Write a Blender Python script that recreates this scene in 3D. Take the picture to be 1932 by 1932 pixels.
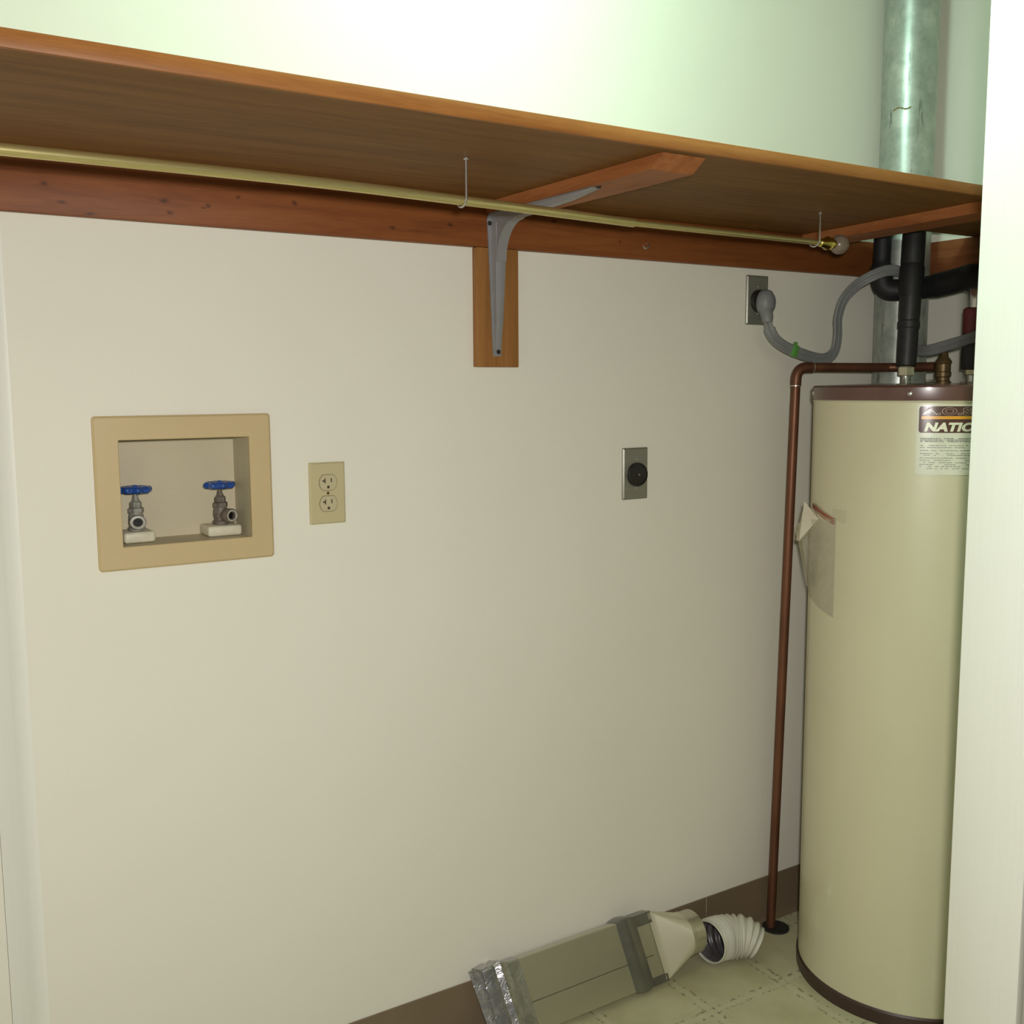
import bpy, bmesh, math, random
from mathutils import Vector, Matrix, Quaternion
random.seed(7)
S = bpy.context.scene
for o in list(bpy.data.objects): bpy.data.objects.remove(o)
COL = S.collection
PI = math.pi
# ------------------------------------------------------------------ camera
CAM = Vector((-0.4711, -1.8034, 1.3674))
RIGHT = Vector((0.84521, -0.53441, -0.00578)); FWD = Vector((0.53003, 0.83957, -0.11912)); UP = Vector((0.06851, 0.09762, 0.99286))
cd = bpy.data.cameras.new('camera'); cam = bpy.data.objects.new('camera', cd); COL.objects.link(cam)
cam.matrix_world = Matrix(((RIGHT.x, UP.x, -FWD.x, CAM.x), (RIGHT.y, UP.y, -FWD.y, CAM.y), (RIGHT.z, UP.z, -FWD.z, CAM.z), (0, 0, 0, 1)))
cd.sensor_width = 36; cd.lens = 36.634; cd.clip_start = 0.02
S.camera = cam
# ------------------------------------------------------------------ world, flash, exposure
w = bpy.data.worlds.new('world'); S.world = w; w.use_nodes = True
w.node_tree.nodes['Background'].inputs[0].default_value = (1.0, 0.96, 0.86, 1)
w.node_tree.nodes['Background'].inputs[1].default_value = 0.05
fl = bpy.data.lights.new('camera_flash', 'AREA'); fl.shape = 'DISK'; fl.size = 0.07; fl.energy = 25; fl.color = (1.0, 0.965, 0.93)
flo = bpy.data.objects.new('camera_flash', fl); COL.objects.link(flo)
fm = cam.matrix_world.copy() @ Matrix.Rotation(math.radians(-18), 4, 'X'); fm.translation = CAM + UP*0.07 + RIGHT*0.05; flo.matrix_world = fm
LAMP_POWER = 84.0                                   # strength of the ceiling lamp's glowing globe
S.view_settings.view_transform = 'Standard'; S.view_settings.look = 'None'
S.view_settings.exposure = 0.0; S.view_settings.gamma = 1.0; S.view_settings.use_curve_mapping = False

# ------------------------------------------------------------------ materials
def hexc(r, g, b):
    f = lambda c: (c/255/12.92) if c/255 <= .04045 else ((c/255+.055)/1.055)**2.4
    return (f(r), f(g), f(b), 1)
class NT:
    def __init__(s, name):
        m = bpy.data.materials.new(name); m.use_nodes = True; s.m = m; s.t = m.node_tree; s.n = s.t.nodes; s.l = s.t.links
        s.p = s.n['Principled BSDF']
    def add(s, typ, **kw):
        nd = s.n.new(typ)
        for k, v in kw.items():
            if k.startswith('i_'):
                nm = k[2:]
                nd.inputs[int(nm) if nm.isdigit() else nm.replace('_', ' ')].default_value = v
            else: setattr(nd, k, v)
        return nd
    def link(s, a, b): s.l.new(a, b)
    def math(s, op, a, b=None, clamp=False):
        nd = s.n.new('ShaderNodeMath'); nd.operation = op; nd.use_clamp = clamp
        for i, q in enumerate((a, b)):
            if q is None: continue
            if isinstance(q, (int, float)): nd.inputs[i].default_value = q
            else: s.l.new(q, nd.inputs[i])
        return nd.outputs[0]
    def mix(s, f, a, b):
        nd = s.n.new('ShaderNodeMix'); nd.data_type = 'RGBA'
        for i, q in ((0, f), (6, a), (7, b)):
            if isinstance(q, (int, float, tuple)): nd.inputs[i].default_value = q
            else: s.l.new(q, nd.inputs[i])
        return nd.outputs[2]
    def obj(s, scale=(1, 1, 1)):
        tc = s.add('ShaderNodeTexCoord'); mp = s.add('ShaderNodeMapping'); mp.inputs['Scale'].default_value = scale
        s.link(tc.outputs['Object'], mp.inputs[0]); return mp.outputs[0]
    def noise(s, vec, sc, det=4, rough=.55, dist=0):
        nd = s.add('ShaderNodeTexNoise'); nd.inputs['Scale'].default_value = sc; nd.inputs['Detail'].default_value = det
        nd.inputs['Roughness'].default_value = rough; nd.inputs['Distortion'].default_value = dist; s.link(vec, nd.inputs['Vector']); return nd.outputs['Fac']
    def ramp(s, f, stops):
        nd = s.add('ShaderNodeValToRGB'); cr = nd.color_ramp
        while len(cr.elements) < len(stops): cr.elements.new(.5)
        for e, (p, c) in zip(cr.elements, stops): e.position = p; e.color = c if len(c) == 4 else (*c, 1)
        s.link(f, nd.inputs[0]); return nd.outputs[0]
    def bump(s, h, st, d=.001):
        nd = s.add('ShaderNodeBump'); nd.inputs['Strength'].default_value = st; nd.inputs['Distance'].default_value = d
        s.link(h, nd.inputs['Height']); s.link(nd.outputs[0], s.p.inputs['Normal'])
def simple(name, c, rough=.5, metal=0, var=.12, sc=30, bump=0, stretch=(1, 1, 1), spec=None, alpha=None, coat=0):
    t = NT(name); v = t.obj(stretch); f = t.noise(v, sc)
    lo = tuple(x*(1-var) for x in c[:3])+(1,); hi = tuple(min(1, x*(1+var)) for x in c[:3])+(1,)
    t.link(t.ramp(f, [(.3, lo), (.7, hi)]), t.p.inputs['Base Color'])
    t.p.inputs['Roughness'].default_value = rough; t.p.inputs['Metallic'].default_value = metal
    if spec is not None: t.p.inputs['Specular IOR Level'].default_value = spec
    if coat: t.p.inputs['Coat Weight'].default_value = coat; t.p.inputs['Coat Roughness'].default_value = .08
    if alpha is not None: t.p.inputs['Alpha'].default_value = alpha
    if bump: t.bump(f, bump)
    return t.m
def wood(name, dark, mid, light, along='x', rough=.45, sc=1.0, spots=(), coat=0.0):
    t = NT(name)
    st = {'x': (1.2, 18, 18), 'y': (18, 1.2, 18), 'z': (18, 18, 1.2)}[along]
    v = t.obj(tuple(a*sc for a in st)); f = t.noise(v, 2.2, 6, .6, .8)
    fine = t.noise(t.obj(tuple(a*sc*6 for a in st)), 3, 3)
    ff = t.math('ADD', t.math('MULTIPLY', f, .75), t.math('MULTIPLY', fine, .25))
    c = t.ramp(ff, [(.3, dark), (.5, mid), (.72, light)])
    if spots:
        p = t.obj(); sep = t.add('ShaderNodeSeparateXYZ'); t.link(p, sep.inputs[0])
        nz = t.math('MULTIPLY', t.math('SUBTRACT', t.noise(p, 60, 2), .5), .006)
        acc = None
        for (sx, sz, rx, rz) in spots:
            rx *= .8; rz *= .7
            dx = t.math('DIVIDE', t.math('SUBTRACT', t.math('ADD', sep.outputs[0], nz), sx), rx)
            dz = t.math('DIVIDE', t.math('SUBTRACT', t.math('ADD', sep.outputs[2 if along != 'xy' else 1], nz), sz), rz)
            d = t.math('SQRT', t.math('ADD', t.math('MULTIPLY', dx, dx), t.math('MULTIPLY', dz, dz)))
            acc = d if acc is None else t.math('MINIMUM', acc, d)
        k = t.ramp(acc, [(.15, (.2, .2, .2)), (1.0, (1, 1, 1))])
        c = t.mix(k, (.040, .014, .006, 1), c)
    t.link(c, t.p.inputs['Base Color']); t.p.inputs['Roughness'].default_value = rough; t.p.inputs['Specular IOR Level'].default_value = .22
    if coat: t.p.inputs['Coat Weight'].default_value = coat; t.p.inputs['Coat Roughness'].default_value = .25
    t.bump(ff, .15, .0005)
    return t.m
M = {}
def wallmat():
    t = NT('wall_paint'); v = t.obj(); big = t.noise(v, 1.4, 3); fine = t.noise(v, 420, 3); mid = t.noise(v, 60, 3)
    t.link(t.ramp(big, [(.3, (.735, .71, .605)), (.7, (.765, .74, .64))]), t.p.inputs['Base Color'])
    t.p.inputs['Roughness'].default_value = .75; t.p.inputs['Specular IOR Level'].default_value = .25
    t.bump(t.math('ADD', fine, t.math('MULTIPLY', mid, .6)), .12, .0006); return t.m
M['wall'] = wallmat()
M['jamb'] = simple('white_trim_paint', (.78, .78, .70, 1), .4, 0, .012, 3, .04, (60, 60, 1))
M['ceil'] = simple('ceiling_paint', (.6, .6, .57, 1), .8, 0, .03, 8)
M['base'] = simple('taupe_vinyl_base', (.175, .128, .078, 1), .5, 0, .1, 6)
M['baseline'] = simple('base_seam', (.4, .36, .28, 1), .6)
def floormat():
    t = NT('sheet_vinyl'); v = t.obj(); sep = t.add('ShaderNodeSeparateXYZ'); t.link(v, sep.inputs[0])
    P = .2165
    wob = t.math('MULTIPLY', t.math('SUBTRACT', t.noise(v, 45, 2), .5), .010)
    wob2 = t.math('MULTIPLY', t.math('SUBTRACT', t.noise(t.obj((1.3, .8, 1)), 52, 2), .5), .010)
    def dist(axis, off, wb):      # distance to the nearest grid line
        q = t.math('ADD', t.math('SUBTRACT', sep.outputs[axis], off), 100*P)
        fr = t.math('FRACT', t.math('DIVIDE', t.math('ADD', q, P/2), P))
        return t.math('ADD', t.math('ABSOLUTE', t.math('MULTIPLY', t.math('SUBTRACT', fr, .5), P)), wb)
    dx = dist(0, 1.0411, wob); dy = dist(1, -.2225, wob2)
    def rail(d, nv):
        r = t.math('ABSOLUTE', t.math('SUBTRACT', d, .0105))
        m = t.math('SUBTRACT', 1, t.math('DIVIDE', r, .0052), True)
        gate = t.math('MULTIPLY', t.math('SUBTRACT', nv, .51), 14, True)
        return t.math('MULTIPLY', m, gate, True)
    n1 = t.noise(t.obj((1, 1, 1)), 62, 4, .7); n2 = t.noise(t.obj((1.1, 1, 1)), 60, 4, .7)
    mk = t.math('MAXIMUM', rail(dx, n1), rail(dy, n2))
    band = t.math('SUBTRACT', 1, t.math('DIVIDE', t.math('MINIMUM', dx, dy), .02), True)
    big = t.noise(v, 9, 4, .6)
    c = t.ramp(big, [(.3, (.40, .37, .215)), (.7, (.51, .48, .30))])
    c = t.mix(t.math('MULTIPLY', band, .35), c, (.56, .54, .38, 1))
    c = t.mix(t.math('MULTIPLY', mk, .85), c, (.085, .078, .035, 1))
    t.link(c, t.p.inputs['Base Color']); t.p.inputs['Roughness'].default_value = .38
    return t.m
M['floor'] = floormat()
knots = [(-.1947, 1.6831, .010, .008), (-.1703, 1.6574, .013, .006), (-.0137, 1.6735, .013, .008), (.0581, 1.6712, .009, .007), (.050, 1.667, .008, .003),
         (.2097, 1.6886, .010, .009), (.3971, 1.6601, .012, .006), (-.005, 1.655, .011, .006), (-.13, 1.6425, .016, .005), (.11, 1.69, .006, .006), (.93, 1.672, .006, .005), (.52, 1.675, .012, .007), (.76, 1.70, .014, .006)]
M['cleat'] = wood('reddish_stained_pine', (.13, .038, .009, 1), (.205, .064, .016, 1), (.26, .09, .024, 1), 'x', .5, 1, knots)
M['cleaty'] = wood('reddish_stained_pine_side', (.14, .045, .017, 1), (.22, .075, .027, 1), (.29, .105, .04, 1), 'y', .5)
M['arm'] = wood('orange_stained_pine', (.20, .062, .018, 1), (.31, .11, .036, 1), (.38, .155, .06, 1), 'y', .5)
M['block'] = wood('orange_stained_board', (.20, .085, .022, 1), (.28, .125, .035, 1), (.34, .16, .05, 1), 'z', .5)
M['panel'] = wood('brown_stained_plywood', (.112, .046, .009, 1), (.172, .076, .016, 1), (.22, .104, .025, 1), 'x', .55, 1.0)
M['edge'] = wood('orange_edge_strip', (.21, .075, .018, 1), (.29, .115, .027, 1), (.36, .155, .042, 1), 'x', .45, 1.4)
def galv():
    t = NT('galvanised_steel'); v = t.obj(); n = t.noise(v, 22, 5, .65); s2 = t.noise(t.obj((14, 14, 2.2)), 3, 5, .7)
    c = t.ramp(n, [(.3, (.28, .31, .28)), (.55, (.42, .45, .41)), (.75, (.55, .58, .54))])
    c = t.mix(t.ramp(s2, [(.6, (0, 0, 0)), (.68, (.75, .75, .75))]), c, (.10, .11, .09, 1))
    t.link(c, t.p.inputs['Base Color']); t.p.inputs['Metallic'].default_value = .55; t.p.inputs['Roughness'].default_value = .38; t.bump(n, .1, .0005); return t.m
M['galv'] = galv()
M['rust'] = simple('rust', (.22, .16, .05, 1), .8, 0, .3, 120)
M['brass_rod'] = simple('satin_brass', (.60, .51, .22, 1), .33, .75, .08, 12, 0, (1, 40, 40))
M['brass'] = simple('polished_brass', (.70, .55, .16, 1), .18, 1, .05)
M['chrome'] = simple('bright_steel', (.62, .62, .60, 1), .22, .9, .06)
M['bracket'] = simple('grey_painted_steel', (.27, .265, .27, 1), .38, .25, .06, 20)
M['hole'] = simple('dark_screw_and_bore_shade', (.02, .018, .016, 1), .5, .3)
def acrylic():
    t = NT('clear_acrylic'); t.p.inputs['Base Color'].default_value = (.36, .29, .22, 1); t.p.inputs['Roughness'].default_value = .25
    t.p.inputs['Transmission Weight'].default_value = .5; f = t.noise(t.obj(), 90); t.bump(f, .1); return t.m
M['acrylic'] = acrylic()
M['foam'] = simple('black_foam', (.008, .008, .008, 1), .6, 0, .3, 60, .2)
M['sleeve'] = simple('charcoal_wrap', (.020, .019, .018, 1), .5, 0, .3, 50, .2)
M['red'] = simple('dark_red_wrap', (.14, .012, .018, 1), .4, 0, .2, 40)
M['copper'] = simple('aged_copper', (.165, .068, .036, 1), .45, .55, .25, 18, 0, (1, 1, .3))
M['solder'] = simple('solder', (.55, .52, .46, 1), .35, .8)
M['valvebrass'] = simple('dull_brass', (.16, .105, .045, 1), .45, .6, .25, 40)
M['nut'] = simple('pale_plated_nut', (.62, .58, .40, 1), .3, .5, .08)
M['beige'] = simple('beige_enamel', (.575, .535, .36, 1), .34, 0, .02, 4, 0, coat=.25)
M['lid'] = simple('brown_enamel', (.105, .046, .036, 1), .28, 0, .06, 8, coat=.4)
M['ring'] = simple('dark_brown_base', (.045, .022, .017, 1), .4, 0, .1)
M['lab_brown'] = simple('label_brown', (.085, .034, .026, 1), .18, 0, .03, 8, coat=.8)
M['lab_white'] = simple('label_cream', (.68, .67, .54, 1), .2, 0, .03, 8, coat=.8)
M['lab_orange'] = simple('label_orange', (.72, .33, .03, 1), .25, 0, .03)
M['lab_cream'] = simple('lettering_cream', (.72, .70, .52, 1), .3, 0, .02)
M['lab_tan'] = simple('lettering_outline', (.52, .44, .33, 1), .3, 0, .02)
M['print'] = simple('grey_print', (.20, .20, .17, 1), .5, 0, .1)
M['cream_plastic'] = simple('tan_plastic', (.52, .40, .215, 1), .42, 0, .04, 5)
M['liner'] = simple('tan_plastic_liner', (.50, .44, .30, 1), .5, 0, .05, 6)
M['boss'] = simple('pale_plastic_boss', (.60, .56, .42, 1), .45, 0, .10, 60)
M['ivory'] = simple('ivory_plate', (.50, .44, .25, 1), .38, 0, .03, 6)
M['socket'] = simple('ivory_socket', (.49, .43, .265, 1), .4, 0, .03, 6)
M['slot'] = simple('dark_slot', (.05, .035, .015, 1), .7)
M['gap'] = simple('socket_gap', (.14, .12, .05, 1), .7)
M['steelplate'] = simple('brushed_steel_plate', (.27, .265, .22, 1), .42, .55, .06, 8, 0, (1, 1, 12))
M['blackp'] = simple('black_plastic', (.012, .011, .010, 1), .28, 0, .2)
M['cord'] = simple('grey_cord', (.20, .205, .20, 1), .5, 0, .06, 30)
M['greentag'] = simple('green_tie', (.10, .30, .06, 1), .4, 0, .15)
M['blue'] = simple('blue_enamel', (.012, .060, .26, 1), .25, 0, .25, 40, coat=.4)
M['bronze'] = simple('weathered_bronze', (.25, .24, .20, 1), .5, .2, .35, 120, .2)
M['bronze2'] = simple('dark_weathered_bronze', (.15, .12, .095, 1), .55, .2, .4, 120, .2)
M['washer'] = simple('pale_washer', (.36, .35, .29, 1), .4, 0, .1)
M['alu'] = simple('aluminium_sheet', (.60, .58, .48, 1), .30, .88, .04, 4)
M['boot'] = simple('bright_aluminium', (.68, .64, .50, 1), .38, .6, .04, 4)
def foil():
    t = NT('foil_tape'); v = t.obj(); n = t.noise(v, 26, 4, .6, 1.2)
    t.link(t.ramp(n, [(.3, (.42, .42, .42)), (.7, (.62, .62, .62))]), t.p.inputs['Base Color'])
    t.p.inputs['Metallic'].default_value = .9; t.p.inputs['Roughness'].default_value = .26; t.bump(n, .5, .006); return t.m
M['foil'] = foil()
M['darkfoil'] = simple('dark_foil_tape', (.25, .25, .235, 1), .28, .85, .1, 20)
M['seam'] = simple('duct_seam', (.10, .09, .06, 1), .5, .4)
M['hose'] = simple('white_vinyl', (.58, .57, .47, 1), .4, 0, .05, 20)
M['hosein'] = simple('grey_liner', (.10, .09, .09, 1), .35, .3, .3, 60)
M['hole_floor'] = simple('dark_drain', (.02, .019, .015, 1), .6, 0, .3)
M['paper'] = simple('folded_paper', (.60, .55, .42, 1), .7, 0, .05, 20)
M['redprint'] = simple('red_print', (.30, .09, .05, 1), .6, 0, .1)
def plast():
    t = NT('clear_pouch'); t.p.inputs['Base Color'].default_value = (.62, .57, .43, 1); t.p.inputs['Roughness'].default_value = .25
    f = t.noise(t.obj(), 18, 3); a = t.ramp(f, [(.3, (.30, .30, .30)), (.7, (.52, .52, .52))]); t.link(a, t.p.inputs['Alpha']); t.bump(f, .3, .004); return t.m
M['pouch'] = plast()
def tapefilm():
    t = NT('clear_tape'); t.p.inputs['Base Color'].default_value = (.52, .48, .34, 1); t.p.inputs['Alpha'].default_value = .12; t.p.inputs['Roughness'].default_value = .2; return t.m
M['tapefilm'] = tapefilm()
def glow():
    t = NT('lamp_globe_glow'); t.p.inputs['Base Color'].default_value = (.9, .95, .9, 1)
    t.p.inputs['Emission Color'].default_value = (.66, 1.0, .84, 1); t.p.inputs['Emission Strength'].default_value = LAMP_POWER; return t.m
M['glow'] = glow()
M['lampbase'] = simple('white_enamel', (.8, .8, .76, 1), .4)

# ------------------------------------------------------------------ geometry helpers
WLOC = {}
class MB:
    """collects shapes in world coordinates; build() links them as ONE mesh object"""
    def __init__(s): s.b = bmesh.new(); s.mi = 0
    def _tag(s, faces):
        for f in faces: f.material_index = s.mi
    def box(s, x0, x1, y0, y1, z0, z1, bev=0, seg=2, mat=None):
        r = bmesh.ops.create_cube(s.b, size=1); vs = r['verts']
        for v in vs: v.co = Vector(((x0+x1)/2+v.co.x*(x1-x0), (y0+y1)/2+v.co.y*(y1-y0), (z0+z1)/2+v.co.z*(z1-z0)))
        es = list({e for v in vs for e in v.link_edges}); fs = list({f for v in vs for f in v.link_faces})
        s._tag(fs)
        if bev:
            rr = bmesh.ops.bevel(s.b, geom=es, offset=bev, segments=seg, affect='EDGES', profile=.5); vs = list({v for f in rr['faces'] for v in f.verts} | {v for v in vs if v.is_valid}); s._tag(rr['faces'])
        if mat is not None: bmesh.ops.transform(s.b, matrix=mat, verts=[v for v in vs if v.is_valid])
        return s
    def grid(s, rows, closed_u=False, closed_v=False, flip=False):
        V = [[s.b.verts.new(p) for p in r] for r in rows]; nu = len(V); nv = len(V[0]); fs = []
        for i in range(nu if closed_u else nu-1):
            for j in range(nv if closed_v else nv-1):
                q = [V[i][j], V[i][(j+1) % nv], V[(i+1) % nu][(j+1) % nv], V[(i+1) % nu][j]]
                if flip: q.reverse()
                try: fs.append(s.b.faces.new(q))
                except ValueError: pass
        s._tag(fs); return V
    def cap(s, ring, flip=False):
        r = list(ring)
        if flip: r.reverse()
        try: s._tag([s.b.faces.new(r)])
        except ValueError: pass
    def tube(s, path, rad, seg=16, caps=True, mod=None):
        pts = [Vector(p) for p in path]; n = len(pts); rs = rad if isinstance(rad, (list, tuple)) else [rad]*n
        T = []
        for i in range(n):
            a = pts[max(i-1, 0)]; c = pts[min(i+1, n-1)]; d = (c-a); T.append(d.normalized() if d.length > 1e-9 else Vector((0, 0, 1)))
        up = Vector((0, 0, 1)) if abs(T[0].z) < .9 else Vector((1, 0, 0))
        N = (up - T[0]*up.dot(T[0])).normalized(); rows = []
        for i in range(n):
            if i:
                q = T[i-1].rotation_difference(T[i]); N = q @ N; N = (N - T[i]*N.dot(T[i])).normalized()
            B = T[i].cross(N)
            rows.append([pts[i] + (N*math.cos(2*PI*k/seg)+B*math.sin(2*PI*k/seg))*rs[i]*(mod(k/seg) if mod else 1) for k in range(seg)])
        V = s.grid(rows, closed_v=True)
        if caps: s.cap(V[0], True); s.cap(V[-1])
        return s
    def cyl(s, a, b, r, seg=20, caps=True): return s.tube([a, b], r, seg, caps)
    def lathe(s, prof, c=(0, 0, 0), axis=(0, 0, 1), seg=32, caps=True, mod=None):
        ax = Vector(axis).normalized(); u = ax.orthogonal().normalized(); v = ax.cross(u); c = Vector(c)
        if abs(ax.z) > .99: u = Vector((1, 0, 0)); v = ax.cross(u)
        rows = [[c + ax*h + (u*math.cos(2*PI*k/seg)+v*math.sin(2*PI*k/seg))*r*(mod(2*PI*k/seg, r) if mod else 1) for k in range(seg)] for (r, h) in prof]
        V = s.grid(rows, closed_v=True)
        if caps: s.cap(V[0], True); s.cap(V[-1])
        return s
    def prism(s, poly, d):           # planar polygon (world points) extruded along d
        d = Vector(d); a = [s.b.verts.new(Vector(p)) for p in poly]; b = [s.b.verts.new(Vector(p)+d) for p in poly]; n = len(a); fs = []
        for i in range(n): fs.append(s.b.faces.new([a[i], a[(i+1) % n], b[(i+1) % n], b[i]]))
        s._tag(fs); s.cap(a, True); s.cap(b); return s
    def sphere(s, c, r, seg=24, sc=(1, 1, 1)):
        rr = bmesh.ops.create_uvsphere(s.b, u_segments=seg, v_segments=seg//2, radius=r)
        for v in rr['verts']: v.co = Vector((v.co.x*sc[0]+c[0], v.co.y*sc[1]+c[1], v.co.z*sc[2]+c[2]))
        s._tag({f for v in rr['verts'] for f in v.link_faces}); return s
    def build(s, name, mat, parent=None, loc=None, sharp=35):
        me = bpy.data.meshes.new(name)
        bmesh.ops.recalc_face_normals(s.b, faces=s.b.faces[:])
        base = WLOC[parent.name] if parent else Vector(loc or (0, 0, 0))
        for v in s.b.verts: v.co -= base
        s.b.to_mesh(me); s.b.free()
        me.polygons.foreach_set('use_smooth', [True]*len(me.polygons)); me.set_sharp_from_angle(angle=math.radians(sharp))
        for mm in (mat if isinstance(mat, (list, tuple)) else [mat]): me.materials.append(M[mm])
        o = bpy.data.objects.new(name, me); COL.objects.link(o)
        if parent: o.parent = parent
        else: o.location = base
        WLOC[o.name] = base.copy(); return o
def tag(o, label, cat, group=None):
    o['label'] = label; o['category'] = cat
    if group: o['group'] = group
    return o
def thing(name, label, cat, loc, group=None):
    o = bpy.data.objects.new(name, None); COL.objects.link(o); o.location = loc; o.empty_display_size = .05
    WLOC[o.name] = Vector(loc); return tag(o, label, cat, group)
def struct(o): o['kind'] = 'structure'; return o
def copy_tree(o, parent=None):
    c = o.copy(); COL.objects.link(c)
    if parent: c.parent = parent
    for ch in list(o.children): copy_tree(ch, c)
    return c
def smooth(pts, n=8):                # Catmull-Rom through points
    P = [Vector(p) for p in pts]; P = [P[0]*2-P[1]]+P+[P[-1]*2-P[-2]]; out = []
    for i in range(1, len(P)-2):
        for k in range(n):
            t = k/n; a, b, c, d = P[i-1:i+3]
            out.append(.5*((2*b)+(-a+c)*t+(2*a-5*b+4*c-d)*t*t+(-a+3*b-3*c+d)*t**3))
    out.append(P[-2]); return out

# ------------------------------------------------------------------ setting
XL, XR, CEIL, YF = -.66, 1.887, 2.44, -.85
OX0, OX1, OZ0, OZ1 = -.1045, .1195, 1.104, 1.2858          # cut-out for the recessed box
m = MB()
for x0, x1, z0, z1 in ((XL-.10, OX0, 0, CEIL), (OX1, XR+.1, 0, CEIL), (OX0, OX1, 0, OZ0), (OX0, OX1, OZ1, CEIL)): m.box(x0, x1, 0, .1, z0, z1)
bmesh.ops.remove_doubles(m.b, verts=m.b.verts[:], dist=1e-5)
struct(m.build('wall_back', 'wall'))
struct(MB().box(XR, XR+.1, -.96, 0, 0, CEIL).build('wall_right', 'wall'))
P0, P1 = (-.262, 0), (-.3157, -.025)                    # added corner strip, tilted and whitened to catch flash; then the left wall
fil = [(-.2575, -.0006)]
for k in range(1, 11):
    f = k/10; fil.append((-.2575-.028*f*(1-f)-.0291*f*f, -.0006*(1-f)-.0109*f*f))
m = MB(); m.prism([(x, y, 0) for x, y in fil]+[(P1[0], P1[1], 0), (P1[0], .0, 0), (-.2575, .0, 0)], (0, 0, CEIL)); struct(m.build('added_corner_strip', 'jamb', sharp=40))
m = MB(); m.prism([(P1[0]-.0006, P1[1]-.0002, 0), (-.66, -.075, 0), (-.66, -.96, 0), (-.76, -.96, 0), (-.76, .0, 0), (P1[0]-.0006, .0, 0)], (0, 0, CEIL)); struct(m.build('wall_left', 'wall'))
struct(MB().box(.968, 3.2, -.96, YF, 0, CEIL).build('wall_front_right', 'wall'))
struct(MB().box(-2.6, 3.2, -3.6, .1, -.06, 0).build('floor', 'floor'))
struct(MB().box(-2.6, 3.2, -3.6, .1, CEIL, CEIL+.08).build('ceiling', 'ceil'))
struct(MB().box(.950, .968, -.966, -.845, 0, CEIL, .002).build('trim_1', 'jamb', sharp=25))
def cove(x0, x1):
    prof = [(-.001, .1205), (-.0035, .119), (-.0038, .014), (-.006, .006), (-.011, .0015), (-.013, 0), (0, 0)]
    return [Vector((x0, y, z)) for y, z in prof], Vector((x1-x0, 0, 0))
m = MB()
for a, b in ((-.24, 1.2225), (1.2237, XR)): pl, d = cove(a, b); m.prism(pl, d)
m.mi = 1; m.box(1.2220, 1.2242, -.0036, -.0005, .004, .1195)
struct(m.build('baseboard_back', ['base', 'baseline']))
m = MB(); m.box(XR-.004, XR, -.845, -.004, 0, .1205); struct(m.build('baseboard_right', 'base'))

# ------------------------------------------------------------------ ceiling lamp (just above the picture, in the opening)
LX, LY = .54, -.655
t = thing('ceiling_light', 'round white globe ceiling lamp above the shelf', 'lamp', (LX, LY, CEIL))
MB().lathe([(.001, 0), (.085, 0), (.085, -.022), (.06, -.03), (.001, -.03)], (LX, LY, CEIL), seg=40).build('lamp_base', 'lampbase', t)
MB().lathe([(.055, -.028), (.085, -.045), (.10, -.075), (.098, -.105), (.075, -.14), (.04, -.157), (.003, -.162)], (LX, LY, CEIL), seg=40).build('lamp_globe', 'glow', t)

# ------------------------------------------------------------------ shelf and its timber
ZU, ZT, YS = 1.7245, 1.744, -.555
t = thing('closet_shelf', 'long brown wooden closet shelf with orange front edge', 'shelf', (.6, -.28, ZU))
NX, NY = 1.664, -.205
m = MB(); m.prism([(-.24, -.001, ZU), (-.316, -.0275, ZU), (XL+.003, -.078, ZU), (XL+.003, YS+.008, ZU), (XR-.004, YS+.008, ZU), (XR-.004, NY, ZU), (NX, NY, ZU), (NX, -.001, ZU)], (0, 0, ZT-ZU))
m.build('shelf_panel', 'panel', t)
MB().box(XL+.003, XR-.004, YS, YS+.008, ZU-.0005, ZT+.0005, .0015).build('shelf_edge_strip', 'edge', t, sharp=25)
ZC = 1.6385
tag(MB().box(-.2755, 1.866, -.019, -.0005, ZC, ZU-.0005, .0015).build('wall_cleat', 'cleat', sharp=25), 'knotty reddish brown wooden cleat along the back wall under the shelf', 'cleat')
tag(MB().box(1.868, XR-.0005, -.84, -.0005, ZC, ZU-.0005, .0015).build('wall_cleat', 'cleaty', sharp=25), 'brown wooden cleat on the right wall behind the black pipes', 'cleat')
tag(MB().box(.578, .674, -.019, -.0005, 1.407, ZC-.0005, .0015).build('support_block', 'block', sharp=25), 'upright orange brown board on the wall behind the grey bracket', 'board')
ZA = ZU-.022
m = MB(); m.prism([(.600, -.020, ZU-.0005), (.600, -.020, ZA), (.606, -.505, ZA), (.609, -.532, ZU-.0005)], (.088, 0, 0))
tag(m.build('shelf_batten', 'arm', loc=(.64, -.28, ZU)), 'orange board under the shelf carrying the grey bracket', 'board')
m = MB(); m.prism([(1.479, -.020, ZU-.0005), (1.479, -.020, ZA), (1.428, -.53, ZA), (1.428, -.545, ZU-.0005)], (.088, 0, 0))
tag(m.build('shelf_batten', 'arm', loc=(1.5, -.28, ZU)), 'orange board under the right end of the shelf beside the pipes', 'board')

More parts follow.
